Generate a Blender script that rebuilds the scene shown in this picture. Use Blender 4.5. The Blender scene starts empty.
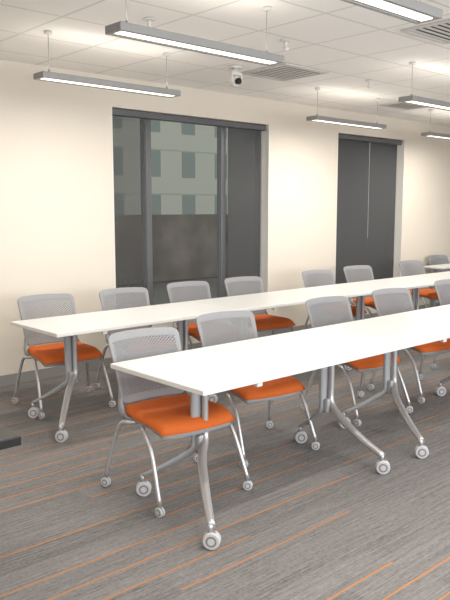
import bpy, bmesh, math, random
from mathutils import Vector, Matrix
random.seed(4)
scene=bpy.context.scene
COL=scene.collection
scene.view_settings.view_transform='Standard'
scene.view_settings.look='None'
scene.view_settings.exposure=0.12

# ------------------------------------------------------------ materials
def new_mat(name,color,rough=.5,metal=0.0,noise=0.0,nscale=20,spec=.5):
    m=bpy.data.materials.new(name);m.use_nodes=True
    nt=m.node_tree;b=nt.nodes['Principled BSDF']
    b.inputs['Roughness'].default_value=rough;b.inputs['Metallic'].default_value=metal
    b.inputs['Specular IOR Level'].default_value=spec
    b.inputs['Base Color'].default_value=(*color,1)
    if noise>0:
        tc=nt.nodes.new('ShaderNodeTexCoord');n=nt.nodes.new('ShaderNodeTexNoise')
        n.inputs['Scale'].default_value=nscale;n.inputs['Detail'].default_value=4
        nt.links.new(tc.outputs['Object'],n.inputs['Vector'])
        mr=nt.nodes.new('ShaderNodeMapRange');mr.inputs['To Min'].default_value=1-noise;mr.inputs['To Max'].default_value=1+noise
        nt.links.new(n.outputs['Fac'],mr.inputs['Value'])
        mx=nt.nodes.new('ShaderNodeMix');mx.data_type='RGBA';mx.blend_type='MULTIPLY'
        mx.inputs[0].default_value=1;mx.inputs[6].default_value=(*color,1)
        nt.links.new(mr.outputs[0],mx.inputs[7]);nt.links.new(mx.outputs[2],b.inputs['Base Color'])
    return m
def emis(name,color,s):
    m=bpy.data.materials.new(name);m.use_nodes=True;nt=m.node_tree
    b=nt.nodes['Principled BSDF'];b.inputs['Base Color'].default_value=(*color,1)
    b.inputs['Emission Color'].default_value=(*color,1);b.inputs['Emission Strength'].default_value=s
    return m
class NB:
    def __init__(s,m): s.nt=m.node_tree
    def n(s,t,**k):
        x=s.nt.nodes.new(t)
        for a,v in k.items(): setattr(x,a,v)
        return x
    def math(s,op,a,b=None,c=None):
        x=s.n('ShaderNodeMath',operation=op)
        for i,v in enumerate((a,b,c)):
            if v is None: continue
            if isinstance(v,(int,float)): x.inputs[i].default_value=v
            else: s.nt.links.new(v,x.inputs[i])
        return x.outputs[0]
    def mix(s,f,a,b,bt='MIX'):
        x=s.n('ShaderNodeMix',data_type='RGBA',blend_type=bt)
        for i,v in ((0,f),(6,a),(7,b)):
            if isinstance(v,(int,float)): x.inputs[i].default_value=v
            elif isinstance(v,tuple): x.inputs[i].default_value=(*v,1)
            else: s.nt.links.new(v,x.inputs[i])
        return x.outputs[2]
M_WALL=new_mat('wall_paint',(.71,.655,.575),.85,noise=.015,nscale=3)
M_WHITE=new_mat('white_laminate',(.66,.66,.655),.35,noise=.01,nscale=5)
M_EDGE=new_mat('white_edge_band',(.70,.69,.67),.5,noise=.01)
M_SHELL=new_mat('light_grey_plastic',(.27,.275,.29),.45,noise=.03)
M_ORANGE=new_mat('orange_fabric',(.60,.135,.028),.85,noise=.12,nscale=220,spec=.2)
M_SILV=new_mat('silver_metal',(.52,.52,.535),.38,.65,noise=.03)
M_GREYM=new_mat('grey_powder_coat',(.36,.37,.39),.45,.15,noise=.02)
M_WHEEL=new_mat('caster_tread',(.50,.50,.51),.5,noise=.03)
M_HUB=new_mat('caster_hub',(.20,.20,.22),.4,noise=.03)
M_FRAME=new_mat('window_frame_aluminium',(.125,.13,.14),.4,.2,noise=.02)
M_BASE=new_mat('baseboard_vinyl',(.27,.26,.25),.6,noise=.03)
M_FIX=new_mat('fixture_aluminium',(.31,.31,.31),.4,.3,noise=.02)
M_BLACK=new_mat('black_laminate',(.012,.012,.014),.35,noise=.05)
M_VENT=new_mat('vent_white',(.55,.54,.52),.5,noise=.02)
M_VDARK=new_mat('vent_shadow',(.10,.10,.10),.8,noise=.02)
M_WPL=new_mat('white_plastic',(.70,.69,.67),.35,noise=.01)
M_LENS=new_mat('lens_glass',(.01,.01,.015),.1,noise=.01)
M_REVEAL=new_mat('reveal_paint',(.74,.71,.67),.7,noise=.01)
M_LIT=emis('lit_diffuser',(1,.94,.83),1.6)
M_UP=emis('uplight_lens',(1,.93,.82),1)

# carpet
M_CARPET=bpy.data.materials.new('carpet_planks');M_CARPET.use_nodes=True
q=NB(M_CARPET);nt=q.nt;b=nt.nodes['Principled BSDF'];b.inputs['Roughness'].default_value=.95
b.inputs['Specular IOR Level'].default_value=.1
tc=q.n('ShaderNodeTexCoord');sp=q.n('ShaderNodeSeparateXYZ');nt.links.new(tc.outputs['Object'],sp.inputs[0])
X,Y=sp.outputs[0],sp.outputs[1]
PW=.155
yr=q.math('DIVIDE',Y,PW);row=q.math('FLOOR',yr);fy=q.math('FRACT',yr)
wn=q.n('ShaderNodeTexWhiteNoise',noise_dimensions='1D');nt.links.new(row,wn.inputs['W'])
xc=q.math('ADD',q.math('DIVIDE',X,1.15),q.math('MULTIPLY',wn.outputs[0],7.3));col=q.math('FLOOR',xc)
cv=q.n('ShaderNodeCombineXYZ');nt.links.new(row,cv.inputs[0]);nt.links.new(col,cv.inputs[1])
wn2=q.n('ShaderNodeTexWhiteNoise',noise_dimensions='2D');nt.links.new(cv.outputs[0],wn2.inputs['Vector'])
r2=wn2.outputs[0]
def streak(sx,sy,det=3):
    mp=q.n('ShaderNodeMapping');mp.inputs['Scale'].default_value=(sx,sy,1)
    nt.links.new(tc.outputs['Object'],mp.inputs[0])
    n=q.n('ShaderNodeTexNoise');n.inputs['Scale'].default_value=1;n.inputs['Detail'].default_value=det
    nt.links.new(mp.outputs[0],n.inputs['Vector']);return n.outputs['Fac']
s1=streak(1.6,75);s2=streak(14,160,2);s3=streak(60,60,2)
br=q.math('ADD',q.math('MULTIPLY',q.math('SUBTRACT',s1,.5),1.0),q.math('MULTIPLY',q.math('SUBTRACT',s2,.5),.9))
br=q.math('ADD',br,q.math('MULTIPLY',q.math('SUBTRACT',s3,.5),.6))
br=q.math('ADD',br,q.math('MULTIPLY',q.math('SUBTRACT',r2,.5),.14))
br=q.math('ADD',br,1.0)
base=q.mix(1.0,(.186,.177,.174),br,'MULTIPLY')
on=q.math('MULTIPLY',q.math('LESS_THAN',fy,.065),q.math('GREATER_THAN',r2,.52))
on=q.math('MULTIPLY',on,.85)
colr=q.mix(on,base,(.47,.20,.07))
nt.links.new(colr,b.inputs['Base Color'])
bp=q.n('ShaderNodeBump');bp.inputs['Strength'].default_value=.25;bp.inputs['Distance'].default_value=.004
nt.links.new(s3,bp.inputs['Height']);nt.links.new(bp.outputs[0],b.inputs['Normal'])

# ceiling tiles
M_CEIL=bpy.data.materials.new('ceiling_tiles');M_CEIL.use_nodes=True
q=NB(M_CEIL);nt=q.nt;b=nt.nodes['Principled BSDF'];b.inputs['Roughness'].default_value=.9
tc=q.n('ShaderNodeTexCoord');sp=q.n('ShaderNodeSeparateXYZ');nt.links.new(tc.outputs['Object'],sp.inputs[0])
fx=q.math('FRACT',q.math('DIVIDE',sp.outputs[0],.62));fy=q.math('FRACT',q.math('DIVIDE',sp.outputs[1],.62))
g=q.math('MAXIMUM',q.math('LESS_THAN',fx,.035),q.math('LESS_THAN',fy,.035))
n=q.n('ShaderNodeTexNoise');n.inputs['Scale'].default_value=90;nt.links.new(tc.outputs['Object'],n.inputs['Vector'])
cc=q.mix(q.math('MULTIPLY',n.outputs['Fac'],.25),(.88,.87,.85),(.78,.77,.75))
cc=q.mix(g,cc,(.68,.67,.65))
nt.links.new(cc,b.inputs['Base Color'])

# perforated back
M_PERF=bpy.data.materials.new('perforated_plastic');M_PERF.use_nodes=True
q=NB(M_PERF);nt=q.nt;b=nt.nodes['Principled BSDF'];b.inputs['Roughness'].default_value=.6
b.inputs['Specular IOR Level'].default_value=.25
b.inputs['Base Color'].default_value=(.27,.275,.29,1)
uv=q.n('ShaderNodeUVMap');sp=q.n('ShaderNodeSeparateXYZ');nt.links.new(uv.outputs[0],sp.inputs[0])
U_=sp.outputs[0];V_=sp.outputs[1]   # metres
P=.022
def dots(off):
    a=q.math('SUBTRACT',q.math('FRACT',q.math('ADD',q.math('DIVIDE',U_,P),off+50)),.5)
    c=q.math('SUBTRACT',q.math('FRACT',q.math('ADD',q.math('DIVIDE',V_,P*.9),off+50)),.5)
    return q.math('SQRT',q.math('ADD',q.math('MULTIPLY',a,a),q.math('MULTIPLY',c,c)))
d=q.math('LESS_THAN',q.math('MINIMUM',dots(0),dots(.5)),.24)
inn=q.math('MULTIPLY',q.math('LESS_THAN',q.math('ABSOLUTE',U_),.215),q.math('MULTIPLY',q.math('GREATER_THAN',V_,.045),q.math('LESS_THAN',V_,.355)))
hole=q.math('MULTIPLY',d,inn)
tr=q.n('ShaderNodeBsdfTransparent');ms=q.n('ShaderNodeMixShader')
nt.links.new(hole,ms.inputs[0]);nt.links.new(b.outputs[0],ms.inputs[1]);nt.links.new(tr.outputs[0],ms.inputs[2])
nt.links.new(ms.outputs[0],nt.nodes['Material Output'].inputs[0])

def glassy(name,tint,opaq,col):
    m=bpy.data.materials.new(name);m.use_nodes=True;q=NB(m);nt=q.nt
    b=nt.nodes['Principled BSDF'];b.inputs['Base Color'].default_value=(*col,1);b.inputs['Roughness'].default_value=.9
    tr=q.n('ShaderNodeBsdfTransparent');tr.inputs[0].default_value=(*tint,1)
    ms=q.n('ShaderNodeMixShader');ms.inputs[0].default_value=opaq
    nt.links.new(tr.outputs[0],ms.inputs[1]);nt.links.new(b.outputs[0],ms.inputs[2])
    nt.links.new(ms.outputs[0],nt.nodes['Material Output'].inputs[0]);return m
M_GLASS=glassy('tinted_glass',(.78,.78,.76),.05,(.25,.25,.25))
M_SHADE=glassy('solar_shade_mesh',(.9,.9,.9),.70,(.075,.078,.082))
M_SHADED=glassy('solar_shade_mesh_dense',(.9,.9,.9),.93,(.07,.073,.077))
M_SHADE2=glassy('solar_shade_mesh_open',(.9,.9,.9),.25,(.10,.10,.10))

# facade
M_FAC=bpy.data.materials.new('facade_panels');M_FAC.use_nodes=True
q=NB(M_FAC);nt=q.nt;b=nt.nodes['Principled BSDF'];b.inputs['Roughness'].default_value=.9
tc=q.n('ShaderNodeTexCoord');sp=q.n('ShaderNodeSeparateXYZ');nt.links.new(tc.outputs['Object'],sp.inputs[0])
fx=q.math('FRACT',q.math('DIVIDE',q.math('ADD',sp.outputs[0],1.0),3.4));fz=q.math('FRACT',q.math('DIVIDE',sp.outputs[2],3.3))
win=q.math('MULTIPLY',q.math('GREATER_THAN',fx,.60),q.math('GREATER_THAN',fz,.40))
jo=q.math('LESS_THAN',fz,.03)
c1=q.mix(win,(.56,.57,.51),(.28,.33,.32));c1=q.mix(jo,c1,(.42,.44,.40))
nt.links.new(c1,b.inputs['Base Color'])
M_BRICK=new_mat('weathered_brick',(.19,.165,.15),.9,noise=.8,nscale=.5)
M_ROAD=new_mat('asphalt',(.14,.135,.13),.9,noise=.5,nscale=.3)

# ------------------------------------------------------------ mesh helpers
class MB:
    def __init__(s): s.bm=bmesh.new();s.mats=[]
    def mi(s,m):
        if m not in s.mats: s.mats.append(m)
        return s.mats.index(m)
    def box(s,c,d,m,bev=0,rot=None):
        r=bmesh.ops.create_cube(s.bm,size=1);vs=r['verts']
        for v in vs: v.co=Vector((v.co.x*d[0],v.co.y*d[1],v.co.z*d[2]))
        fs=list({f for v in vs for f in v.link_faces})
        if bev>0:
            es=list({e for v in vs for e in v.link_edges})
            rr=bmesh.ops.bevel(s.bm,geom=es,offset=bev,segments=2,affect='EDGES',profile=.5)
            fs=list({f for v in rr['verts'] for f in v.link_faces}|{f for f in fs if f.is_valid})
        vs=list({v for f in fs for v in f.verts})
        for v in vs:
            if rot is not None: v.co=rot@v.co
            v.co+=Vector(c)
        i=s.mi(m)
        for f in fs: f.material_index=i
        return fs
    def cyl(s,c,r,h,m,axis='Z',seg=20,r2=None,bev=0):
        rr=bmesh.ops.create_cone(s.bm,cap_ends=True,segments=seg,radius1=r,radius2=r if r2 is None else r2,depth=h)
        vs=rr['verts']
        fs=list({f for v in vs for f in v.link_faces})
        if bev>0:
            es=[e for e in {e for v in vs for e in v.link_edges} if any(len(f.verts)>4 for f in e.link_faces)]
            b2=bmesh.ops.bevel(s.bm,geom=es,offset=bev,segments=2,affect='EDGES')
            fs=list({f for v in b2['verts'] for f in v.link_faces}|{f for f in fs if f.is_valid})
        vs=list({v for f in fs for v in f.verts})
        R={'Z':Matrix.Identity(3),'X':Matrix.Rotation(math.pi/2,3,'Y'),'Y':Matrix.Rotation(math.pi/2,3,'X')}[axis]
        i=s.mi(m)
        for v in vs: v.co=R@v.co+Vector(c)
        for f in fs: f.material_index=i; f.smooth=len(f.verts)<=4
    def sphere(s,c,r,m,sc=(1,1,1)):
        rr=bmesh.ops.create_uvsphere(s.bm,u_segments=20,v_segments=12,radius=r)
        i=s.mi(m)
        for v in rr['verts']: v.co=Vector((v.co.x*sc[0],v.co.y*sc[1],v.co.z*sc[2]))+Vector(c)
        for f in {f for v in rr['verts'] for f in v.link_faces}: f.material_index=i;f.smooth=True
    def sweep(s,pts,rads,m,seg=10,steps=6,flat=1.0,ref=(1,0,0)):
        P=[Vector(p) for p in pts];n=len(P)
        if isinstance(rads,(int,float)): rads=[rads]*n
        path=[];rr=[]
        if steps<=1: path=P;rr=rads
        else:
            for i in range(n-1):
                p0=P[max(i-1,0)];p1=P[i];p2=P[i+1];p3=P[min(i+2,n-1)]
                for k in range(steps):
                    t=k/steps
                    path.append(.5*((2*p1)+(p2-p0)*t+(2*p0-5*p1+4*p2-p3)*t*t+(3*p1-p0-3*p2+p3)*t**3))
                    rr.append(rads[i]*(1-t)+rads[i+1]*t)
            path.append(P[-1]);rr.append(rads[-1])
        i=s.mi(m);rings=[]
        for k,p in enumerate(path):
            t=(path[min(k+1,len(path)-1)]-path[max(k-1,0)]).normalized()
            a=Vector(ref);a=(a-t*a.dot(t))
            if a.length<1e-3: a=Vector((0,1,0));a=a-t*a.dot(t)
            a.normalize();c=t.cross(a)
            rings.append([s.bm.verts.new(p+a*math.cos(2*math.pi*j/seg)*rr[k]+c*math.sin(2*math.pi*j/seg)*rr[k]*flat) for j in range(seg)])
        for k in range(len(rings)-1):
            for j in range(seg):
                f=s.bm.faces.new((rings[k][j],rings[k][(j+1)%seg],rings[k+1][(j+1)%seg],rings[k+1][j]));f.material_index=i;f.smooth=True
        for r in (rings[0],rings[-1]):
            f=s.bm.faces.new(r);f.material_index=i
    def done(s,name,parent=None,loc=(0,0,0)):
        bmesh.ops.recalc_face_normals(s.bm,faces=s.bm.faces[:])
        me=bpy.data.meshes.new(name);s.bm.to_mesh(me);s.bm.free()
        for m in s.mats: me.materials.append(m)
        o=bpy.data.objects.new(name,me);COL.objects.link(o);o.location=loc
        if parent: o.parent=parent
        return o
def empty(name,loc=(0,0,0)):
    o=bpy.data.objects.new(name,None);o.empty_display_size=.1;COL.objects.link(o);o.location=loc;return o
def meta(o,label,cat,group=None):
    o['label']=label;o['category']=cat
    if group:o['group']=group
def copy_tree(o,parent=None):
    c=o.copy();COL.objects.link(c)
    if parent is not None:
        c.parent=parent;c.matrix_parent_inverse=o.matrix_parent_inverse.copy()
    for ch in o.children: copy_tree(ch,c)
    return c
def struct(o): o['kind']='structure'; return o

# ------------------------------------------------------------ room
WY=5.93;CH=2.87;X0=-2.2;X1=13.0;Y0=-2.5
def slab(name,lo,hi,m):
    b=MB();c=[(lo[i]+hi[i])/2 for i in range(3)];d=[hi[i]-lo[i] for i in range(3)]
    b.box(c,d,m);return struct(b.done(name))
slab('floor',(X0,Y0-.1,-.1),(X1,WY+.25,0),M_CARPET)
slab('ceiling',(X0,Y0-.1,CH),(X1,WY+.25,CH+.1),M_CEIL)
slab('wall_left',(X0-.1,Y0,0),(X0,WY+.25,CH),M_WALL)
slab('wall_right',(X1,Y0,0),(X1+.1,WY+.25,CH),M_WALL)
W1=(3.90,6.12);W2=(7.40,8.95);SILL=.42;TOP=2.58;WD=.25
b=MB()
def wb(x0,x1,z0,z1,y=WY+WD/2,d=WD): b.box(((x0+x1)/2,y,(z0+z1)/2),(x1-x0,d,z1-z0),M_WALL)
wb(X0,W1[0],0,CH);wb(W1[1],W2[0],0,CH);wb(W2[1],X1,0,CH)
for w in (W1,W2): wb(w[0],w[1],0,SILL);wb(w[0],w[1],TOP,CH)
struct(b.done('wall_back'))
b=MB();FW=(-1.2,8.0)
wb(X0,FW[0],0,CH,Y0-.05,.1);wb(FW[1],X1,0,CH,Y0-.05,.1);wb(FW[0],FW[1],0,.8,Y0-.05,.1);wb(FW[0],FW[1],2.6,CH,Y0-.05,.1)
struct(b.done('wall_front'))
wr=struct(empty('fill_window',(0,Y0-.05,.8)))  # unseen window added behind the camera to let in fill light
b=MB()
for k in range(7):
    b.box((FW[0]+.03+k*(FW[1]-FW[0]-.06)/6,0,.9),(.06,.06,1.8),M_FRAME,bev=.004)
b.box(((FW[0]+FW[1])/2,0,.03),(FW[1]-FW[0],.06,.06),M_FRAME);b.box(((FW[0]+FW[1])/2,0,1.77),(FW[1]-FW[0],.06,.06),M_FRAME)
struct(b.done('frame',wr))
L=bpy.data.lights.new('fill_light','AREA');L.shape='RECTANGLE';L.size=9.0;L.size_y=1.75;L.energy=310;L.color=(.95,.975,1.0)  # added area lamp outside the front opening, brightens the room as fill
lo=bpy.data.objects.new('fill_light',L);COL.objects.link(lo);lo.location=(3.4,Y0-.2,1.75);lo.rotation_euler=(math.radians(100),0,0)
b=MB();b.box(((X0+X1)/2,WY-.008,.05),(X1-X0,.014,.10),M_BASE,bev=.003);struct(b.done('baseboard_back'))

def window(name,w,mulls,shades):
    root=struct(empty(name,((w[0]+w[1])/2,WY,SILL)))
    cx=(w[0]+w[1])/2
    fy=.17
    h=TOP-SILL
    x0=w[0]-cx;x1=w[1]-cx
    b=MB();fw=.045
    b.box((x0+fw/2,fy,h/2),(fw,.07,h),M_FRAME,bev=.004)
    b.box((x1-fw/2,fy,h/2),(fw,.07,h),M_FRAME,bev=.004)
    b.box((0,fy,h-fw/2),(x1-x0-2*fw,.07,fw),M_FRAME,bev=.004)
    b.box((0,fy,fw/2),(x1-x0-2*fw,.07,fw),M_FRAME,bev=.004)
    for mx,mw in mulls: b.box((mx-cx,fy,h/2),(mw,.075,h-2*fw),M_FRAME,bev=.004)
    struct(b.done('frame',root))
    b=MB();b.box((0,fy+.01,h/2),(x1-x0-.09,.008,h-.09),M_GLASS);struct(b.done('glass',root))
    b=MB();b.box((0,.085,h-.035),(x1-x0-.02,.09,.065),M_FRAME,bev=.01);struct(b.done('roller_cassette',root))
    for (a,c,zb,m) in shades:
        b=MB();b.box(((a+c)/2-cx,.10,(h-.07+zb)/2),(c-a,.003,h-.07-zb),m)
        b.box(((a+c)/2-cx,.10,zb),(c-a,.014,.025),M_FRAME,bev=.004)
        struct(b.done('roller_shade',root))
    b=MB()
    b.box((x0+.006,.08,h/2),(.012,.16,h),M_REVEAL);b.box((x1-.006,.08,h/2),(.012,.16,h),M_REVEAL)
    b.box((0,.075,.01),(x1-x0,.2,.02),M_REVEAL,bev=.004)
    struct(b.done('reveal',root))
window('window_1',W1,[(4.43,.09),(5.50,.07)],[(3.96,4.38,.03,M_SHADE2),(5.54,6.07,.03,M_SHADE)])
window('window_2',W2,[(8.25,.06)],[(7.46,8.235,.03,M_SHADED),(8.245,8.9,.03,M_SHADED)])

# exterior
b=MB();b.box((0,0,10),(40,6,20),M_FAC);o=b.done('office_building',None,(37,46,0))
b2=MB();b2.box((0,0,2.55),(40.2,6.4,5.1),M_BRICK);b2.done('ground_storey',o)
meta(o,'pale concrete office building with rows of windows','building')
o.location.z=-4
o=slab('street',(-10,8,-4.2),(110,90,-4.05),M_ROAD);del o['kind'];meta(o,'dark asphalt street outside the windows','street');o['kind']='stuff'

# ------------------------------------------------------------ caster
def caster_mesh(name,r,parent,loc,ang,stem):
    b=MB();w=r*.42
    for s in (-1,1):
        b.cyl((s*w*.72,0,r),r,w,M_WHEEL,'X',28,bev=r*.12)
        b.cyl((s*(w*1.24),0,r),r*.62,w*.12,M_HUB,'X',20)
        b.cyl((s*(w*1.27),0,r),r*.40,w*.2,M_WHEEL,'X',14)
    b.cyl((0,0,r),r*.85,w*.4,M_HUB,'X',20)
    b.box((0,0,r*1.55),(w*.9,r*.9,r*1.1),M_HUB,bev=r*.12)
    b.cyl((0,r*.15,r*2.0+stem/2-.004),r*.26,stem,M_SILV,'Z',12)
    o=b.done(name,parent,loc);o.rotation_euler=(0,0,ang);return o

# ------------------------------------------------------------ table
TL,TD,TH=1.80,.80,.74
def make_table():
    root=empty('training_table')
    b=MB();fs=b.box((0,0,TH-.0135),(TL-.004,TD,.027),M_EDGE,bev=.004)
    i=b.mi(M_WHITE)
    b.bm.normal_update()
    for f in b.bm.faces:
        if f.normal.z>.9: f.material_index=i
    b.done('tabletop',root)
    b=MB();b.box((-.06,0,TH-.06),(1.02,.05,.04),M_GREYM,bev=.005)
    b.box((-.60,0,TH-.036),(.07,.5,.018),M_GREYM,bev=.004);b.box((.49,0,TH-.036),(.07,.5,.018),M_GREYM,bev=.004)
    b.done('under_frame',root)
    b=MB();b.box((-.50,-.37,TH-.040),(.04,.03,.026),M_WPL,bev=.005);b.box((-.50,-.355,TH-.032),(.08,.03,.010),M_WPL,bev=.003)
    b.done('table_latch',root)
    for px,fr,rr in ((-.60,(-.335,-.50),(-.21,.22)),(.49,(-.035,-.49),(.02,.22))):
        b=MB()
        zt=TH-.03
        b.sweep([(px,.01,zt),(px,.01,.42),(px,.01,.30),(px+rr[0]*.18,.01+rr[1]*.18,.250),(px+rr[0]*.6,rr[1]*.6,.18),(px+rr[0],rr[1],.12)],[.040,.038,.038,.036,.030,.022],M_GREYM,seg=12,steps=5,flat=.55,ref=(1,0,0) )
        b.sweep([(px+.03,-.03,zt),(px+.03,-.03,.45),(px+.02,-.04,.34),(px+fr[0]*.25+.01,fr[1]*.25,.27),(px+fr[0]*.62,fr[1]*.62,.18),(px+fr[0],fr[1],.11)],[.018,.018,.022,.026,.024,.019],M_SILV,seg=12,steps=5,flat=1.0)
        b.box((px+.01,-.01,.32),(.07,.07,.10),M_GREYM,bev=.015)
        leg=b.done('leg',root)
        for cx,cy,an in ((px+fr[0],fr[1],.7),(px+rr[0],rr[1],.9)):
            caster_mesh('caster',.043,leg,(cx,cy,0),an,.04)
    return root
T0=make_table()
near=[3.0,4.80,6.60];far=[3.24,5.04,6.84,8.64]
for i,x in enumerate(near+far):
    t=T0 if i==0 else copy_tree(T0)
    t.location=(x,2.86 if i<3 else 4.65,0)
    if i>=3: t.scale=(1,.9,1)
    meta(t,'white laminate flip-top training table on grey and silver caster legs','table','training tables in rows')

st=empty('side_table',(9.75,5.42,0))
b=MB();b.box((0,0,.747),(1.6,.34,.026),M_WHITE,bev=.004);b.done('tabletop',st)
for sx in (-.7,.7):
    b=MB();b.box((sx,0,.40),(.04,.04,.67),M_GREYM,bev=.004);b.box((sx,0,.03),(.05,.30,.06),M_GREYM,bev=.008);b.done('leg',st)
meta(st,'narrow white table against the far end of the wall','table')

# ------------------------------------------------------------ chair
def make_chair():
    root=empty('stacking_chair')
    b=MB();bm=b.bm;uvl=bm.loops.layers.uv.new('UVMap');mi=b.mi(M_PERF)
    Hh=.40;rows=30;cols=30;W=.248;r=.045;zb=.472
    grid=[];uvs={}
    ts=[]
    for k in range(rows+1):
        t=k/rows;t=t-.054*math.sin(2*math.pi*t);ts.append(min(max(t,0),1))
    for t in ts:
        z=t*Hh
        wmax=W*(.90+.10*t)
        rt=r
        dd=min(z,Hh-z);w=wmax
        if dd<rt: w=wmax-rt+math.sqrt(max(rt*rt-(rt-dd)**2,0))
        row=[]
        for j in range(cols+1):
            s=-1+2*j/cols;x=s*w
            y=.235+.14*t-.01*math.sin(t*math.pi)-.045*(x/W)**2
            zz=zb+z-.008*(x/W)**2*t
            v=bm.verts.new((x,y,zz));uvs[v]=(x,z);row.append(v)
        grid.append(row)
    for a in range(rows):
        for c in range(cols):
            f=bm.faces.new((grid[a][c],grid[a][c+1],grid[a+1][c+1],grid[a+1][c]));f.smooth=True;f.material_index=mi
            for l in f.loops: l[uvl].uv=uvs[l.vert]
    o=b.done('backrest',root)
    md=o.modifiers.new('solid','SOLIDIFY');md.thickness=.009;md.offset=0
    for s in (-1,1):
        b=MB();b.sweep([(s*.205,.262,.62),(s*.215,.235,.53),(s*.232,.20,.46),(s*.238,.14,.425),(s*.21,.05,.42)],[.012,.020,.024,.024,.014],M_SHELL,seg=10,steps=5,flat=.55,ref=(0,1,0))
        b.done('back_support',root)
    def pad(name,z0,th,W,D,m,y0):
        b=MB();bm=b.bm;i=b.mi(m);N=18
        top=[];bot=[]
        for a in range(N+1):
            rt=[];rb=[]
            for c in range(N+1):
                u=-1+2*c/N;v=-1+2*a/N
                uu=u*math.sqrt(1-v*v*.22);vv=v*math.sqrt(1-u*u*.22)
                wv=W*(1-.06*v)
                x=uu*wv;y=vv*D
                e=max(abs(u),abs(v));edge=max(0,(e-.8)/.2)
                zt=z0+th*(1-edge**2*.85)
                dip=-.012*(1-u*u)*(1-v*v)
                wf=-.035*max(0,(-v-.4)/.6)**2
                rt.append(bm.verts.new((x,y+y0,zt+dip+wf)));rb.append(bm.verts.new((x*.96,y*.96+y0,z0+wf*.9+dip)))
            top.append(rt);bot.append(rb)
        for a in range(N):
            for c in range(N):
                bm.faces.new((top[a][c],top[a][c+1],top[a+1][c+1],top[a+1][c]))
                bm.faces.new((bot[a][c],bot[a+1][c],bot[a+1][c+1],bot[a][c+1]))
        for k in range(N):
            for A,B in (((0,k),(0,k+1)),((N,k),(N,k+1)),((k,0),(k+1,0)),((k,N),(k+1,N))):
                bm.faces.new((top[A[0]][A[1]],top[B[0]][B[1]],bot[B[0]][B[1]],bot[A[0]][A[1]]))
        for f in bm.faces: f.smooth=True;f.material_index=i
        return b.done(name,root)
    pad('seat',.440,.042,.262,.262,M_ORANGE,-.03)
    pad('seat_shell',.418,.024,.25,.25,M_SHELL,-.03)
    for s in (-1,1):
        b=MB();b.sweep([(s*.19,-.02,.412),(s*.245,-.06,.410),(s*.268,-.13,.395),(s*.278,-.21,.30),(s*.295,-.31,.065)],.0125,M_SILV,seg=10,steps=6)
        l=b.done('leg',root);caster_mesh('caster',.028,l,(s*.295,-.31,0),.5+.3*s,.03)
        b=MB();b.sweep([(s*.19,.03,.412),(s*.25,.06,.410),(s*.276,.12,.395),(s*.290,.17,.30),(s*.325,.23,.065)],.0125,M_SILV,seg=10,steps=6)
        l=b.done('leg',root);caster_mesh('caster',.028,l,(s*.325,.23,0),.9+.4*s,.03)
    return root
C0=make_chair()
chairs=[(2.41,3.08,-5),(3.23,3.27,-8),(4.42,3.32,-6),(5.32,3.33,-8),(6.46,3.40,-8),
 (2.79,5.04,-8),(3.55,5.0,-8),(4.34,5.04,-8),(5.08,5.02,-8),(6.33,5.05,-8),(7.17,5.10,-8),(8.45,5.15,-8),(9.75,5.50,-5)]
for i,(x,y,a) in enumerate(chairs):
    c=C0 if i==0 else copy_tree(C0)
    c.location=(x,y,0);c.rotation_euler=(0,0,math.radians(a))
    meta(c,'grey perforated-back chair with orange seat tucked under white table','chair','orange and grey chairs at the tables')

# ------------------------------------------------------------ pendants
def make_pendant(L=1.26):
    root=empty('pendant_light')
    b=MB();W=.15;h=.045
    for s in (-1,1): b.box((0,s*(W/2-.012),0),(L,.024,h),M_FIX,bev=.004)
    for s in (-1,1): b.box((s*(L/2-.012),0,0),(.024,W-.048,h),M_FIX,bev=.004)
    b.box((0,0,.005),(L-.048,W-.048,.01),M_FIX)
    b.done('housing',root)
    b=MB();b.box((0,0,-.012),(L-.05,.066,.016),M_LIT,bev=.003);b.done('diffuser',root)
    b=MB();
    for s in (-1,1): b.box((0,s*.042,-.007),(L-.05,.018,.012),M_FIX)
    b.done('louver_rail',root)
    b=MB();b.box((0,0,.016),(L-.06,.09,.006),M_UP);b.done('uplight_lens',root)
    H=CH-2.55
    for s in (-1,1):
        b=MB();x=s*(L/2-.09)
        b.cyl((x,0,(H+.02)/2),.0025,H-.02,M_FIX,'Z',8)
        b.cyl((x,0,.035),.008,.03,M_FIX,'Z',10)
        b.cyl((x,0,H-.012),.03,.02,M_WPL,'Z',20,bev=.003)
        b.done('suspension_cable',root)
    return root
P0=make_pendant()
pend=[(2.80,3.27,2.55),(3.15,4.77,2.55),(6.46,5.03,2.55),(2.60,2.02,2.55),(6.05,3.60,2.55),(8.80,5.1,2.55),
      (.2,.9,2.55),(3.6,.3,2.55),(0.0,-1.2,2.55),(6.6,1.6,2.55),(9.4,3.4,2.55),(-.6,3.3,2.55),(7.5,-.6,2.55)]  # this row: unseen pendants out of view, added to light the room
for i,(x,y,z) in enumerate(pend):
    p=P0 if i==0 else copy_tree(P0)
    p.location=(x,y,z)
    meta(p,'slim aluminium linear pendant light hung on thin cables','light','linear pendant lights')
    L=bpy.data.lights.new('tube_glow','AREA');L.shape='RECTANGLE';L.size=1.15;L.size_y=.1;L.energy=12;L.color=(1,.94,.85)
    lo=bpy.data.objects.new('light_tube',L);COL.objects.link(lo);lo.parent=p;lo.location=(0,0,-.03)
    L=bpy.data.lights.new('tube_up','AREA');L.shape='RECTANGLE';L.size=1.15;L.size_y=.14;L.energy=1.2;L.color=(1,.94,.85)
    lo=bpy.data.objects.new('light_tube',L);COL.objects.link(lo);lo.parent=p;lo.location=(0,0,.06);lo.rotation_euler=(math.pi,0,0)

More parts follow.
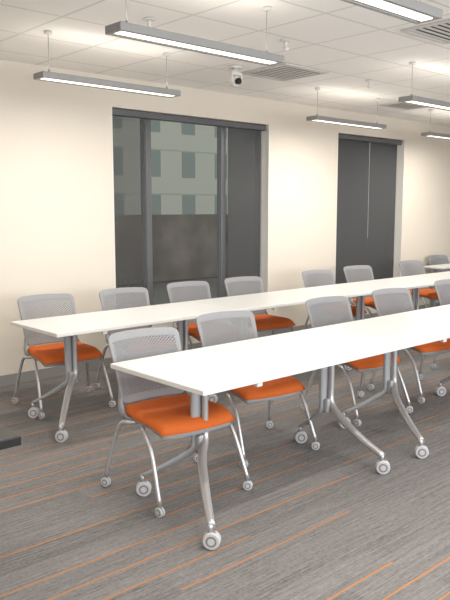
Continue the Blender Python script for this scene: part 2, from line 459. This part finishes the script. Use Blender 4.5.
# ------------------------------------------------------------ ceiling items
def vent(x,y,s=.6):
    root=empty('air_diffuser',(x,y,CH))
    b=MB();
    for k in (-1,1):
        b.box((k*(s/2-.02),0,-.008),(.04,s,.014),M_VENT,bev=.003);b.box((0,k*(s/2-.02),-.008),(s-.08,.04,.014),M_VENT,bev=.003)
    b.done('rim',root)
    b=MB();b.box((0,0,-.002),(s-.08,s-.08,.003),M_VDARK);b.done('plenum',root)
    b=MB();n=9
    for k in range(n):
        yy=-(s/2-.07)+k*(s-.14)/(n-1)
        b.box((0,yy,-.010),(s-.085,.028,.003),M_VENT)
    b.done('louvers',root)
    meta(root,'square white louvered ceiling air diffuser','vent','ceiling air diffusers');return root
for x,y in ((5.0,4.66),(4.75,2.72),(7.7,5.0),(1.69,4.2)): vent(x,y)

cam_r=empty('ceiling_camera',(4.47,4.77,CH))
b=MB();b.cyl((0,0,-.012),.06,.022,M_WPL,'Z',28,bev=.004);b.cyl((0,0,-.05),.02,.06,M_WPL,'Z',16);b.done('mount',cam_r)
b=MB();b.box((-.055,0,-.10),(.02,.06,.09),M_WPL,bev=.008);b.box((.055,0,-.10),(.02,.06,.09),M_WPL,bev=.008);b.box((0,0,-.07),(.12,.07,.03),M_WPL,bev=.01);b.done('yoke',cam_r)
b=MB();b.sphere((0,0,-.13),.052,M_WPL);b.cyl((-.01,-.05,-.14),.028,.04,M_LENS,'Y',20,bev=.003);b.done('lens_head',cam_r)
meta(cam_r,'white swivelling dome camera with dark lens on the ceiling','camera')
def detector(x,y):
    r=empty('sprinkler_head',(x,y,CH))
    b=MB();b.cyl((0,0,-.006),.045,.01,M_WPL,'Z',24,bev=.003);b.done('escutcheon',r)
    b=MB();b.cyl((0,0,-.03),.012,.05,M_WPL,'Z',12);b.sphere((0,0,-.065),.024,M_WPL,(1,1,.7));b.done('nozzle',r)
    meta(r,'small white ceiling sprinkler head','sprinkler','ceiling sprinkler heads')
for x,y in ((4.08,3.79),(5.94,4.37),(2.95,4.0)): detector(x,y)

# ------------------------------------------------------------ black lectern
lc=empty('lectern_desk',(.44,2.74,0))
b=MB();b.box((0,0,.745),(1.38,.76,.036),M_BLACK,bev=.004);b.done('desktop',lc)
b=MB();b.box((.44,-.384,.732),(.26,.012,.05),M_WPL,bev=.003);b.done('edge_plate',lc)
b=MB();b.box((-.25,.05,.36),(.6,.5,.72),M_BLACK,bev=.006);b.done('cabinet',lc)
meta(lc,'black laminate instructor desk with white plate on its edge','desk')

# ------------------------------------------------------------ world / camera
w=bpy.data.worlds.new('w');scene.world=w;w.use_nodes=True
w.node_tree.nodes['Background'].inputs[0].default_value=(.76,.79,.79,1);w.node_tree.nodes['Background'].inputs[1].default_value=1.6
cd=bpy.data.cameras.new('camera');cam=bpy.data.objects.new('camera',cd);COL.objects.link(cam);scene.camera=cam
cd.sensor_fit='VERTICAL';cd.sensor_height=36;cd.lens=700/600*36;cd.clip_end=300
cam.location=(0,0,1.6)
pitch=math.atan(92/700);yaw=math.atan(775/math.hypot(700,92))
cam.rotation_euler=(math.pi/2-pitch,0,yaw-math.pi/2)
